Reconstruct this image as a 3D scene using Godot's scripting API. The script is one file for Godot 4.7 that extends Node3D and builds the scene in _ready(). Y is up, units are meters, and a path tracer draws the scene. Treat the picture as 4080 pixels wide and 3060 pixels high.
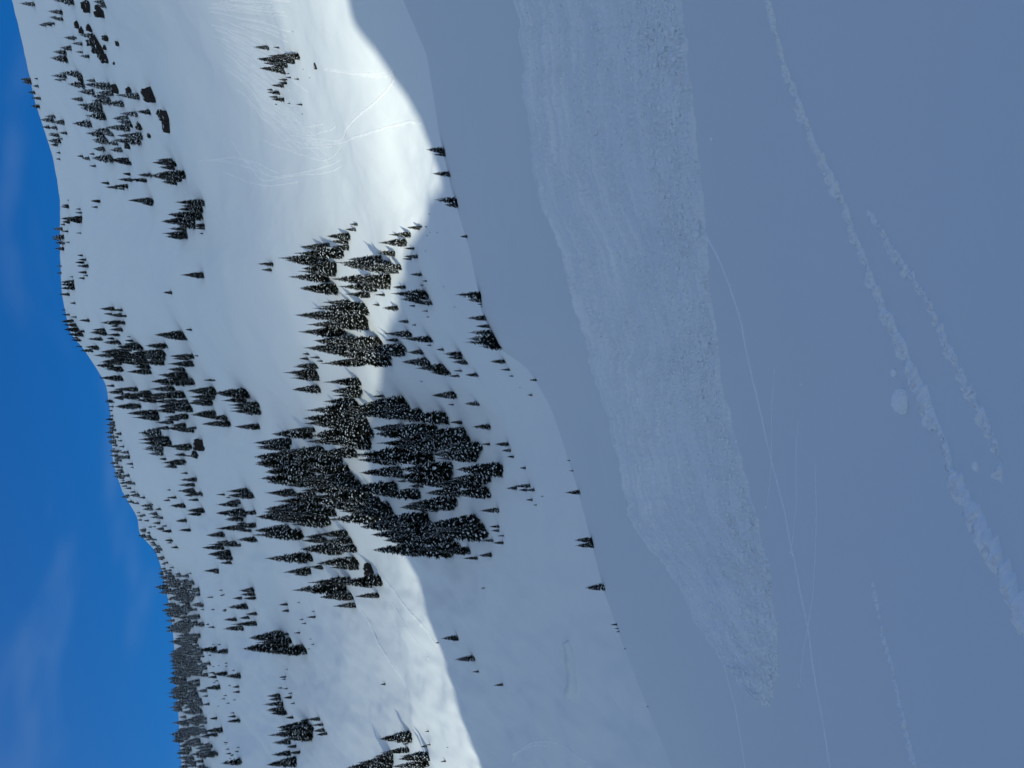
extends Node3D
# A snowy mountain bowl photographed with the camera held on its side: the left edge of the picture is up.
# Camera stands at the top of a steep shaded slope; the terrain is laid out in metres around it (y up, -z ahead).

const PITCH := 10.0
const FOV := 52.0
var F := 384.0 / tan(deg_to_rad(FOV * 0.5))
var sp := sin(deg_to_rad(PITCH))
var cp := cos(deg_to_rad(PITCH))
const SUN_AZ := 33.0
const SUN_EL := 25.0
var to_sun := Vector3.ZERO
var M := {}
var n_big := FastNoiseLite.new()
var n_mid := FastNoiseLite.new()
var n_fine := FastNoiseLite.new()
var n_cell := FastNoiseLite.new()
var rng := RandomNumberGenerator.new()
const T0 := -330
const T1 := 1100
var ridge := PackedFloat32Array()
var ridge_s := PackedFloat32Array()
var rim := PackedFloat32Array()
var rim_s := PackedFloat32Array()
var names := {}

func _ready():
	to_sun = Vector3(-sin(deg_to_rad(SUN_AZ)) * cos(deg_to_rad(SUN_EL)), sin(deg_to_rad(SUN_EL)), cos(deg_to_rad(SUN_AZ)) * cos(deg_to_rad(SUN_EL)))
	make_camera()
	make_light()
	setup_noise()
	make_materials()
	setup_curves()
	build_near_slope()
	build_far_mountain()
	build_back_mountain()
	build_clouds()
	build_debris()
	build_tracks()
	build_rocks()
	build_trees()
	build_snowballs()

# ------------------------------------------------------------------ camera, sky, sun
func make_camera():
	var c := Camera3D.new()
	c.name = "camera"
	c.fov = FOV
	c.near = 0.1
	c.far = 6000.0
	add_child(c)
	# the phone was held sideways: picture-right is down, picture-up is the viewer's right
	var fwd := Vector3(0, -sp, -cp)
	var upv := Vector3(0, cp, -sp)
	c.transform = Transform3D(Basis(-upv, Vector3.RIGHT, -fwd), Vector3.ZERO)
	c.current = true

func make_light():
	var sun := DirectionalLight3D.new()
	sun.name = "sun"
	add_child(sun)
	sun.look_at_from_position(to_sun * 100.0, Vector3.ZERO, Vector3.UP)
	sun.light_energy = 0.95
	sun.light_color = Color(1.0, 0.98, 0.90)
	sun.light_angular_distance = 0.5
	sun.shadow_enabled = true
	sun.directional_shadow_max_distance = 2500.0
	var e := Environment.new()
	e.background_mode = Environment.BG_SKY
	e.tonemap_mode = Environment.TONE_MAPPER_LINEAR
	e.tonemap_exposure = 1.07
	e.sdfgi_enabled = true
	e.ssao_enabled = true
	e.ssil_enabled = true
	e.volumetric_fog_enabled = true
	e.volumetric_fog_density = 0.0
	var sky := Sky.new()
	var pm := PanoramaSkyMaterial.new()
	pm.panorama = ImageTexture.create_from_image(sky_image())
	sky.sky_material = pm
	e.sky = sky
	var we := WorldEnvironment.new()
	we.name = "world_environment"
	we.environment = e
	add_child(we)

func sky_image() -> Image:
	var w := 1024
	var h := 512
	var im := Image.create(w, h, false, Image.FORMAT_RGBF)
	var a := FastNoiseLite.new()
	a.seed = 11
	a.frequency = 1.0
	a.fractal_octaves = 5
	a.fractal_gain = 0.5
	var b := FastNoiseLite.new()
	b.seed = 27
	b.frequency = 1.0
	b.fractal_octaves = 2
	for j in h:
		var el := PI * 0.5 - (j + 0.5) / h * PI
		var y := sin(el)
		for i in w:
			if y < -0.02:
				im.set_pixel(i, j, Color(0.30, 0.36, 0.46))
				continue
			var az := (i + 0.5) / w * TAU
			var d := Vector3(sin(az) * cos(el), y, -cos(az) * cos(el))
			var k := pow(clampf(1.0 - y, 0.0, 1.0), 2.6)
			var col := Vector3(0.0050, 0.062, 0.28).lerp(Vector3(0.010, 0.200, 0.58), k)
			var low := pow(clampf(1.0 - y / 0.22, 0.0, 1.0), 1.5)
			col = col.lerp(Vector3(0.34, 0.56, 0.76), low * 0.75)
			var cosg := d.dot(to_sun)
			# haze glow added to lift the shaded snow: full toward the sun, none opposite
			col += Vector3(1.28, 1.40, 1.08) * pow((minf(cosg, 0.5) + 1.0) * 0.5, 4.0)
			# thin high cloud, laid out on a flat sheet so that wisps stretch with perspective
			var q := Vector2(d.x, d.z) / (y + 0.16)
			var wv := b.get_noise_2d(q.x * 0.5, q.y * 0.5)
			var s := a.get_noise_2d(q.x * 1.6 + wv * 0.9 + 31.0, q.y * 0.8 + wv * 1.2 + 4.0)
			var cover := smoothstep(0.02, 0.62, s + 0.22 * b.get_noise_2d(q.x * 0.23 + 9.0, q.y * 0.23))
			col = col.lerp(Vector3(0.36, 0.50, 0.66), cover * 0.08)
			im.set_pixel(i, j, Color(col.x, col.y, col.z))
	return im

# ------------------------------------------------------------------ materials
func lin(r: float, g: float, b: float) -> Color:
	return Color(r, g, b).linear_to_srgb()

func noise_normal(freq: float, seed_: int, strength: float) -> ImageTexture:
	var n := FastNoiseLite.new()
	n.seed = seed_
	n.frequency = freq
	n.fractal_octaves = 4
	var im := n.get_seamless_image(512, 512)
	im.convert(Image.FORMAT_L8)
	im.bump_map_to_normal_map(strength)
	return ImageTexture.create_from_image(im)

func mat(called: String, c: Color, rough: float, spec := 0.3) -> StandardMaterial3D:
	var m := StandardMaterial3D.new()
	m.resource_name = called
	m.albedo_color = c
	m.roughness = rough
	m.metallic_specular = spec
	m.cull_mode = BaseMaterial3D.CULL_DISABLED
	M[called] = m
	return m

func triplanar(m: StandardMaterial3D, scale: float, tex: Texture2D, strength: float):
	m.uv1_triplanar = true
	m.uv1_world_triplanar = true
	m.uv1_scale = Vector3.ONE * scale
	m.normal_enabled = true
	m.normal_texture = tex
	m.normal_scale = strength

func make_materials():
	var grain := noise_normal(0.012, 5, 6.0)
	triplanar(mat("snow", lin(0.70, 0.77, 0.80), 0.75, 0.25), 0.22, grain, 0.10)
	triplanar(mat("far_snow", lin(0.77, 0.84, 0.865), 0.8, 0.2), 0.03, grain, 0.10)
	triplanar(mat("broken_snow", Color.WHITE, 0.85, 0.2), 0.5, grain, 0.45)
	triplanar(mat("track_snow", lin(0.86, 0.92, 0.94), 0.85, 0.2), 0.9, grain, 0.25)
	M.broken_snow.vertex_color_use_as_albedo = true
	mat("tree_snow", lin(0.76, 0.82, 0.85), 0.85, 0.2)
	mat("needles", lin(0.026, 0.034, 0.026), 0.8, 0.2)
	mat("needles_grey", lin(0.060, 0.066, 0.064), 0.85, 0.2)
	mat("bark", lin(0.05, 0.038, 0.030), 0.9, 0.2)
	triplanar(mat("rock", lin(0.030, 0.027, 0.026), 0.85, 0.3), 0.15, noise_normal(0.03, 8, 8.0), 0.9)

func setup_noise():
	n_big.seed = 3
	n_big.frequency = 1.0
	n_big.fractal_octaves = 2
	n_mid.seed = 4
	n_mid.frequency = 1.0
	n_mid.fractal_octaves = 3
	n_fine.seed = 7
	n_fine.frequency = 1.0
	n_fine.fractal_octaves = 3
	n_cell.seed = 9
	n_cell.frequency = 1.0
	n_cell.noise_type = FastNoiseLite.TYPE_CELLULAR
	n_cell.cellular_return_type = FastNoiseLite.RETURN_DISTANCE2_SUB
	rng.seed = 20

# ------------------------------------------------------------------ terrain layout
# Silhouettes as sighted from the camera: along the picture's height (iy), how far up the sight line of the
# ridge and of the near rim lies (ix). Distances turn them into metres.
func table(pts: Array, blur: int) -> PackedFloat32Array:
	var n := T1 - T0 + 1
	var t := PackedFloat32Array()
	t.resize(n)
	var last: int = pts.size() - 2
	for k in n:
		var y := float(k + T0)
		var at := 0
		while at < last and pts[at + 2] < y:
			at += 2
		at = mini(at, last - 2)
		var y0: float = pts[at]
		var y1: float = pts[at + 2]
		t[k] = lerpf(pts[at + 1], pts[at + 3], (y - y0) / (y1 - y0))
	if blur > 0:
		for pass_ in 2:
			var acc := PackedFloat64Array()
			acc.resize(n + 1)
			for k in n:
				acc[k + 1] = acc[k] + t[k]
			var o := PackedFloat32Array()
			o.resize(n)
			for k in n:
				var a := maxi(0, k - blur)
				var b := mini(n - 1, k + blur)
				var half := mini(k - a, b - k)
				o[k] = (acc[k + half + 1] - acc[k - half]) / (2 * half + 1)
			t = o
	return t

func look(t: PackedFloat32Array, iy: float) -> float:
	var y := clampf(iy, T0, T1 - 1.001) - T0
	var k := int(y)
	return lerpf(t[k], t[k + 1], y - k)

func setup_curves():
	var rp := [-330, -70, 0, 12, 37, 21, 102, 35, 157, 53, 199, 60, 259, 60, 296, 62, 333, 70, 352, 86, 384, 106, 417, 111, 463, 113, 491, 122, 518, 138, 534, 139, 551, 156, 574, 163, 620, 172, 671, 176, 741, 180, 768, 182, 1100, 200]
	ridge = table(rp, 4)
	ridge_s = table(rp, 45)
	var mp := [-330, 290, 0, 403, 55, 427, 139, 440, 192, 452, 251, 470, 292, 478, 314, 482, 331, 490, 349, 499, 366, 526, 381, 536, 410, 552, 440, 562, 490, 578, 545, 592, 588, 603, 622, 615, 645, 623, 706, 647, 768, 672, 1100, 800]
	rim = table(mp, 5)
	rim_s = table(mp, 50)

func sight(ix: float, iy: float) -> Vector3:
	var u := (384.0 - iy) / F
	var v := (512.0 - ix) / F
	return Vector3(u, v * cp - sp, -v * sp - cp)

func at_range(ix: float, iy: float, r: float) -> Vector3:
	var d := sight(ix, iy)
	return d * (r / sqrt(d.x * d.x + d.z * d.z))

func near_ix(s: float, iy: float) -> float:
	var a := look(rim_s, iy)
	return lerpf(1024.0, a, s) + (look(rim, iy) - a) * smoothstep(0.72, 1.0, s)

func near_bump(x: float, z: float, r: float) -> float:
	return (n_big.get_noise_2d(x / 45.0, z / 45.0) * 0.9 * smoothstep(20.0, 70.0, r) + n_mid.get_noise_2d(x / 11.0, z / 11.0) * 0.14 * smoothstep(8.0, 40.0, r) + n_fine.get_noise_2d(x / 2.2, z / 2.2) * 0.018)

func near_at(s: float, iy: float) -> Vector3:
	var r := 10.0 * pow(17.5, s)
	var p := at_range(near_ix(s, iy), iy, r)
	p.y += near_bump(p.x, p.z, r) * (1.0 - smoothstep(0.93, 1.0, s))
	return p

func near_solve(ix: float, iy: float) -> float:
	var lo := -0.8
	var hi := 1.0
	for k in 22:
		var m := (lo + hi) * 0.5
		if near_ix(m, iy) > ix:
			lo = m
		else:
			hi = m
	return lo

func near_px(ix: float, iy: float) -> Vector3:
	return near_at(near_solve(ix, iy), iy)

func far_ix(t: float, iy: float) -> float:
	var a := look(rim_s, iy) + 26.0
	var b := look(ridge_s, iy)
	return lerpf(a, b, t) + (look(ridge, iy) - b) * smoothstep(0.7, 1.0, t)

func ridge_range(iy: float) -> float:
	return lerpf(800.0, 1050.0, clampf(iy / 768.0, -0.3, 1.3))

func far_range(t: float, iy: float) -> float:
	return 240.0 * pow(ridge_range(iy) / 240.0, t)

func far_bump(x: float, z: float, t: float) -> float:
	var fade := 1.0 - smoothstep(0.9, 1.0, t)
	return (n_big.get_noise_2d(x / 110.0, z / 110.0) * 5.0 + n_mid.get_noise_2d(x / 42.0, z / 60.0) * (1.7 + 2.2 * smoothstep(-60.0, -150.0, x))) * fade + n_fine.get_noise_2d(x / 13.0 + 5.0, z / 19.0) * 0.35

func far_at(t: float, iy: float) -> Vector3:
	var p := at_range(far_ix(t, iy), iy, far_range(t, iy))
	p.y += far_bump(p.x, p.z, t)
	return p

func far_solve(ix: float, iy: float) -> float:
	var lo := 0.0
	var hi := 1.0
	for k in 22:
		var m := (lo + hi) * 0.5
		if far_ix(m, iy) > ix:
			lo = m
		else:
			hi = m
	return lo

func far_px(ix: float, iy: float) -> Vector3:
	return far_at(far_solve(ix, iy), iy)

# ------------------------------------------------------------------ mesh helpers
func grid_mesh(pts: PackedVector3Array, w: int, h: int, tint := PackedColorArray()) -> ArrayMesh:
	var nor := PackedVector3Array()
	nor.resize(w * h)
	var idx := PackedInt32Array()
	idx.resize((w - 1) * (h - 1) * 6)
	var at := 0
	for j in h:
		var j0 := maxi(j - 1, 0) * w
		var j1 := mini(j + 1, h - 1) * w
		var row := j * w
		for i in w:
			var dx := pts[row + mini(i + 1, w - 1)] - pts[row + maxi(i - 1, 0)]
			var dz := pts[j1 + i] - pts[j0 + i]
			var n := dx.cross(dz).normalized()
			nor[row + i] = n if n.y >= 0.0 else -n
			if i < w - 1 and j < h - 1:
				var a := row + i
				idx[at] = a
				idx[at + 1] = a + 1
				idx[at + 2] = a + w
				idx[at + 3] = a + 1
				idx[at + 4] = a + w + 1
				idx[at + 5] = a + w
				at += 6
	# front faces run clockwise: flip if the first face looks down
	var nn := (pts[idx[1]] - pts[idx[0]]).cross(pts[idx[2]] - pts[idx[0]])
	if nn.y > 0.0:
		for k in range(0, idx.size(), 3):
			var q := idx[k + 1]
			idx[k + 1] = idx[k + 2]
			idx[k + 2] = q
	return arrays(pts, nor, idx, tint)

func arrays(pts: PackedVector3Array, nor: PackedVector3Array, idx: PackedInt32Array, tint := PackedColorArray()) -> ArrayMesh:
	var arr := []
	arr.resize(Mesh.ARRAY_MAX)
	arr[Mesh.ARRAY_VERTEX] = pts
	if nor.size() > 0:
		arr[Mesh.ARRAY_NORMAL] = nor
	if idx.size() > 0:
		arr[Mesh.ARRAY_INDEX] = idx
	if tint.size() > 0:
		arr[Mesh.ARRAY_COLOR] = tint
	var m := ArrayMesh.new()
	m.add_surface_from_arrays(Mesh.PRIMITIVE_TRIANGLES, arr)
	return m

func numbered(called: String) -> String:
	var k: int = names.get(called, 0)
	names[called] = k + 1
	return called if k == 0 else "%s_%03d" % [called, k]

func piece(called: String, mesh: Mesh, m: Material, parent: Node = null) -> MeshInstance3D:
	var o := MeshInstance3D.new()
	o.mesh = mesh
	o.material_override = m
	o.name = numbered(called) if parent == null else called
	(self if parent == null else parent).add_child(o, true)
	return o

func tag(o: Node, label: String, category: String, group := "", kind := ""):
	if label != "":
		o.set_meta("label", label)
	if category != "":
		o.set_meta("category", category)
	if group != "":
		o.set_meta("group", group)
	if kind != "":
		o.set_meta("kind", kind)

func columns(step: float) -> PackedFloat32Array:
	var c := PackedFloat32Array()
	var y := -320.0
	while y < 1090.0:
		c.append(y)
		y += step if y > -30.0 and y < 798.0 else 9.0
	return c

# ------------------------------------------------------------------ the setting
func build_near_slope():
	var cols := columns(1.6)
	var rows := PackedFloat32Array()
	var s := -0.8
	while s < 1.0:
		rows.append(s)
		s += 0.03 if s < -0.05 else (0.0035 if s < 0.9 else 0.002)
	rows.append(1.0)
	var w := cols.size()
	var pts := PackedVector3Array()
	for sv in rows:
		for y in cols:
			pts.append(near_at(sv, y))
	# beyond the rim the slope rolls over and drops into the bowl
	for k in range(1, 16):
		var q := k / 15.0
		for i in w:
			var y := cols[i]
			var a := at_range(look(rim, y), y, 175.0 + 90.0 * q)
			a.y -= 0.9 * q + 34.0 * q * q
			pts.append(a)
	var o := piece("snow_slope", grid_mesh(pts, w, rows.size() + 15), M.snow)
	tag(o, "smooth shaded snow slope falling away below the viewer", "snow slope", "", "structure")

func build_far_mountain():
	var cols := columns(1.6)
	var h := 430
	var w := cols.size()
	var pts := PackedVector3Array()
	for j in h:
		var t := float(j) / (h - 1)
		for y in cols:
			pts.append(far_at(t, y))
	for k in range(1, 9):
		var q := k / 8.0
		for i in w:
			var a := at_range(look(ridge, cols[i]), cols[i], ridge_range(cols[i]) + 300.0 * q)
			a.y -= 4.0 * q + 260.0 * q * q
			pts.append(a)
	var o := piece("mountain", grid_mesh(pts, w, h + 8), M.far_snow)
	tag(o, "broad snow-covered mountainside rising to a wooded ridge across the bowl", "mountain", "", "structure")

func build_back_mountain():
	# the ridge behind the camera whose crest throws the long shadow across the bowl
	var line := [346, 0, 355, 26, 372, 46, 384, 62, 380, 68, 389, 83, 396, 98, 405, 104, 412, 118, 425, 131, 431, 127, 441, 145, 450, 160, 452, 178, 441, 192, 428, 200, 423, 219, 413, 243, 408, 261, 410, 273, 404, 290, 405, 308, 395, 325, 384, 355, 378, 384, 372, 410, 366, 440, 376, 490, 400, 530, 420, 549, 435, 575, 453, 605, 482, 651, 512, 709, 540, 768, 640, 960]
	var zc := 250.0
	var cr := []
	for k in range(0, line.size(), 2):
		var p := far_px(line[k], line[k + 1])
		var q := p + to_sun * ((zc - p.z) / to_sun.z)
		if cr.is_empty() or q.x < cr[cr.size() - 1].x - 0.4:
			cr.append(Vector2(q.x, q.y))
	cr.reverse()
	var first: Vector2 = cr[0]
	var last: Vector2 = cr[cr.size() - 1]
	cr.push_front(Vector2(first.x - 5.0, first.y - 70.0))
	cr.push_front(Vector2(first.x - 700.0, 40.0))
	cr.append(Vector2(last.x + 60.0, last.y - 8.0))
	cr.append(Vector2(-60.0, 190.0))
	cr.append(Vector2(160.0, 110.0))
	cr.append(Vector2(900.0, 60.0))
	var xs := PackedFloat32Array()
	var x: float = cr[0].x
	while x < 900.0:
		xs.append(x)
		x += 1.5 if x > first.x - 20.0 and x < last.x + 60.0 else 20.0
	var pts := PackedVector3Array()
	var h := 40
	for j in h:
		var f := float(j) / 30.0
		for xv in xs:
			var at := 0
			while at < cr.size() - 2 and cr[at + 1].x < xv:
				at += 1
			var a: Vector2 = cr[at]
			var b: Vector2 = cr[at + 1]
			var top := lerpf(a.y, b.y, clampf((xv - a.x) / maxf(b.x - a.x, 0.01), 0.0, 1.0))
			var zf := 4.0 - maxf(0.0, absf(xv) - 40.0) * 0.95
			var foot := -1.8 + minf(xv, 0.0) * 0.30 - maxf(xv, 0.0) * 0.05
			if f <= 1.0:
				var k := f * f * (1.6 - 0.6 * f)
				var y := lerpf(foot, top, k) + n_mid.get_noise_2d(xv / 30.0, f * 6.0) * 3.0 * (1.0 - f) * minf(1.0, f * 4.0)
				pts.append(Vector3(xv, y, lerpf(zf, zc, f)))
			else:
				pts.append(Vector3(xv, top - (f - 1.0) * 500.0, zc + (f - 1.0) * 900.0))
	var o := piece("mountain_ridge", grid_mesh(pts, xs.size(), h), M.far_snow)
	tag(o, "snowy ridge rising behind the viewer that shades the near slope", "mountain", "", "structure")

func build_clouds():
	# an unseen cloud bank laid between the sun and the upper mountainside: its soft edge veils the slopes under the ridge
	var a := far_px(40.0, 0.0)
	var b := far_px(190.0, 768.0)
	var c := (a + b) * 0.5 + to_sun * 1500.0
	var long := (a - b).slide(to_sun).normalized()
	var high := to_sun.cross(long).normalized()
	if high.y < 0.0:
		high = -high
	var bank := Node3D.new()
	bank.name = "cloud"
	add_child(bank)
	bank.transform = Transform3D(Basis(long, high, long.cross(high)), c)
	tag(bank, "unseen white cloud bank high behind the viewer veiling the upper slopes", "cloud")
	for k in 5:
		var v := FogVolume.new()
		v.name = "cloud_layer"
		v.shape = RenderingServer.FOG_VOLUME_SHAPE_ELLIPSOID
		v.size = Vector3(2600.0, [1050.0, 930.0, 800.0, 660.0, 520.0][k], 400.0)
		var m := FogMaterial.new()
		m.density = 0.0034
		m.albedo = Color(1, 1, 1)
		v.material = m
		bank.add_child(v, true)
		v.position = Vector3(k * 60.0 - 120.0, 70.0 + k * 12.0, 0)

# ------------------------------------------------------------------ avalanche debris
func build_debris():
	var fp := [-330, 440, -60, 494, 25, 512, 100, 517, 171, 527, 213, 542, 251, 560, 314, 575, 384, 594, 439, 607, 514, 627, 552, 650, 585, 673, 627, 695, 658, 715, 688, 743, 709, 771, 1100, 1000]
	var np := [-330, 640, 0, 686, 88, 700, 191, 710, 289, 715, 384, 723, 439, 735, 514, 755, 577, 768, 653, 777, 690, 776, 709, 772, 1100, 800]
	var ft := table(fp, 2)
	var nt := table(np, 6)
	var cols := PackedFloat32Array()
	var y := -60.0
	while y < 709.0:
		cols.append(y)
		y += 0.85
	var h := 230
	var w := cols.size()
	var pts := PackedVector3Array()
	pts.resize(w * h)
	var tint := PackedColorArray()
	tint.resize(w * h)
	var run := 0.0
	var before := near_px(640.0, cols[0])
	for i in w:
		var yy := cols[i]
		var a := look(ft, yy)
		var b := look(nt, yy)
		var mid := near_px((a + b) * 0.5, yy)
		var wide := near_px(a, yy).distance_to(near_px(b, yy))
		run += mid.distance_to(before)
		a += n_fine.get_noise_2d(run * 0.35, 3.0) * 3.5
		b += n_fine.get_noise_2d(run * 0.35, 9.0) * 2.5
		var sa := near_solve(a, yy)
		var sb := near_solve(b, yy)
		before = mid
		for j in h:
			var k := float(j) / (h - 1)
			var p := near_at(lerpf(sa, sb, k), yy)
			var across := k * wide
			var edge := minf(across, wide - across)
			var rise := smoothstep(0.0, 2.2, edge)
			# flow ridges run along the deposit and are strongest on its far side
			var streak := n_mid.get_noise_2d(run / 22.0, across / 2.6) * 0.42 * (1.0 - smoothstep(0.3, 0.8, k)) + n_mid.get_noise_2d(run / 9.0 + 7.0, across / 4.0) * 0.22
			# clods: crumbly lumps of many sizes
			var c1 := n_cell.get_noise_2d(run / 1.1, across / 2.4) + 0.5
			var c2 := n_cell.get_noise_2d(run / 0.5 + 40.0, across / 1.1) + 0.5
			var f1 := n_fine.get_noise_2d(run / 0.5, across / 1.0)
			var patch := 0.45 + 0.55 * smoothstep(-0.3, 0.4, n_big.get_noise_2d(run / 9.0 + 3.0, across / 9.0))
			var lump := c1 * 0.40 + c2 * 0.30 + f1 * 0.22
			var hh := 0.22 + streak * 0.9 + lump * patch
			# tint follows the relief: paler on raised ridges and clods, duller between
			var pale := 0.54 + 1.3 * streak + 0.55 * f1 * patch + 0.5 * (c2 - 0.45) * patch + 0.25 * n_fine.get_noise_2d(run / 7.0, across / 1.2 + 60.0)
			tint[j * w + i] = Color(0.76, 0.83, 0.86).lerp(Color(0.93, 0.97, 0.97), clampf(pale, 0.0, 1.0))
			p.y += -0.25 + rise * (0.30 + maxf(hh, 0.02))
			pts[j * w + i] = p
	var o := piece("avalanche_debris", grid_mesh(pts, w, h, tint), M.broken_snow)
	var ball := SphereMesh.new()
	ball.radius = 1.0
	ball.height = 1.7
	ball.radial_segments = 6
	ball.rings = 3
	ball.material = M.track_snow
	var mm := MultiMesh.new()
	mm.transform_format = MultiMesh.TRANSFORM_3D
	mm.mesh = ball
	var g := RandomNumberGenerator.new()
	g.seed = 5
	var put := []
	while put.size() < 5200:
		var i := g.randi_range(4, w - 5)
		var j := g.randi_range(8, h - 9) if g.randf() < 0.6 else int(lerpf(h * 0.7, h - 9.0, g.randf()))
		var r := 0.05 + 0.15 * pow(g.randf(), 3.0)
		put.append(Transform3D(Basis.from_euler(Vector3(g.randf(), g.randf() * TAU, g.randf())).scaled(Vector3(r * g.randf_range(0.8, 1.5), r, r * g.randf_range(0.8, 1.3))), pts[j * w + i] + Vector3(0, r * 0.35, 0)))
	mm.instance_count = put.size()
	for q in put.size():
		mm.set_instance_transform(q, put[q])
	var mi := MultiMeshInstance3D.new()
	mi.name = "clods"
	mi.multimesh = mm
	o.add_child(mi)
	tag(mi, "", "", "", "stuff")
	tag(o, "long tongue of rough lumpy avalanche snow across the shaded slope", "avalanche debris", "", "stuff")

# ------------------------------------------------------------------ tracks in the snow
func ribbon(path: Array, width: float, height: float, lumps: float, far: bool, seed_: int) -> ArrayMesh:
	# path: picture-sighted points on the snow; a low bank of pushed-up snow with a lumpy crest
	var c := Curve2D.new()
	var prm := []
	for k in range(0, path.size(), 2):
		prm.append(Vector2(path[k], path[k + 1]))
	for k in prm.size():
		var t: Vector2 = (prm[mini(k + 1, prm.size() - 1)] - prm[maxi(k - 1, 0)]) / 6.0
		c.add_point(prm[k], -t, t)
	var n := int(c.get_baked_length() * (1.0 if far else 1.6)) + 2
	var world := PackedVector3Array()
	for k in n:
		var q := c.sample_baked(c.get_baked_length() * k / (n - 1))
		world.append(far_px(q.x, q.y) if far else near_px(q.x, q.y))
	var pts := PackedVector3Array()
	var prof := [-1.0, -0.7, -0.3, 0.0, 0.3, 0.7, 1.0]
	var rise := [-0.7, 0.35, 1.0, 0.75, 1.0, 0.35, -0.7]
	var run := 0.0
	for k in n:
		var a := world[maxi(k - 1, 0)]
		var b := world[mini(k + 1, n - 1)]
		var dir := (b - a).normalized()
		var up := Vector3(0, 1, 0.25).normalized() if far else Vector3.UP
		var side := dir.cross(up).normalized()
		run += world[k].distance_to(world[maxi(k - 1, 0)])
		var taper := smoothstep(0.0, 0.06, float(k) / (n - 1)) * smoothstep(0.0, 0.04, 1.0 - float(k) / (n - 1))
		var wob := 1.0 + lumps * n_fine.get_noise_2d(run / (width * 1.6), seed_ * 13.0) * 1.4
		var shift := lumps * n_fine.get_noise_2d(run / (width * 3.0), seed_ * 7.0 + 50.0) * width * 0.5
		for m in 7:
			var off: float = prof[m] * width * 0.5 * maxf(0.2, wob) + shift
			var hgt: float = rise[m] * height * (0.5 + 0.5 * maxf(0.15, wob)) + lumps * height * 0.7 * n_fine.get_noise_3d(run / (width * 0.5), off / (width * 0.5), seed_) * (1.0 if rise[m] > 0 else 0.0)
			var slope_y := 0.0
			if not far:
				slope_y = 0.0
			pts.append(world[k] + side * off + up * (hgt * taper - height * 0.15 * (1.0 - taper)) + Vector3(0, slope_y, 0))
	return grid_mesh(pts, 7, n)

func sc(path: Array) -> Array:
	var o := []
	for v in path:
		o.append(v / 2.1602)
	return o

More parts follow.
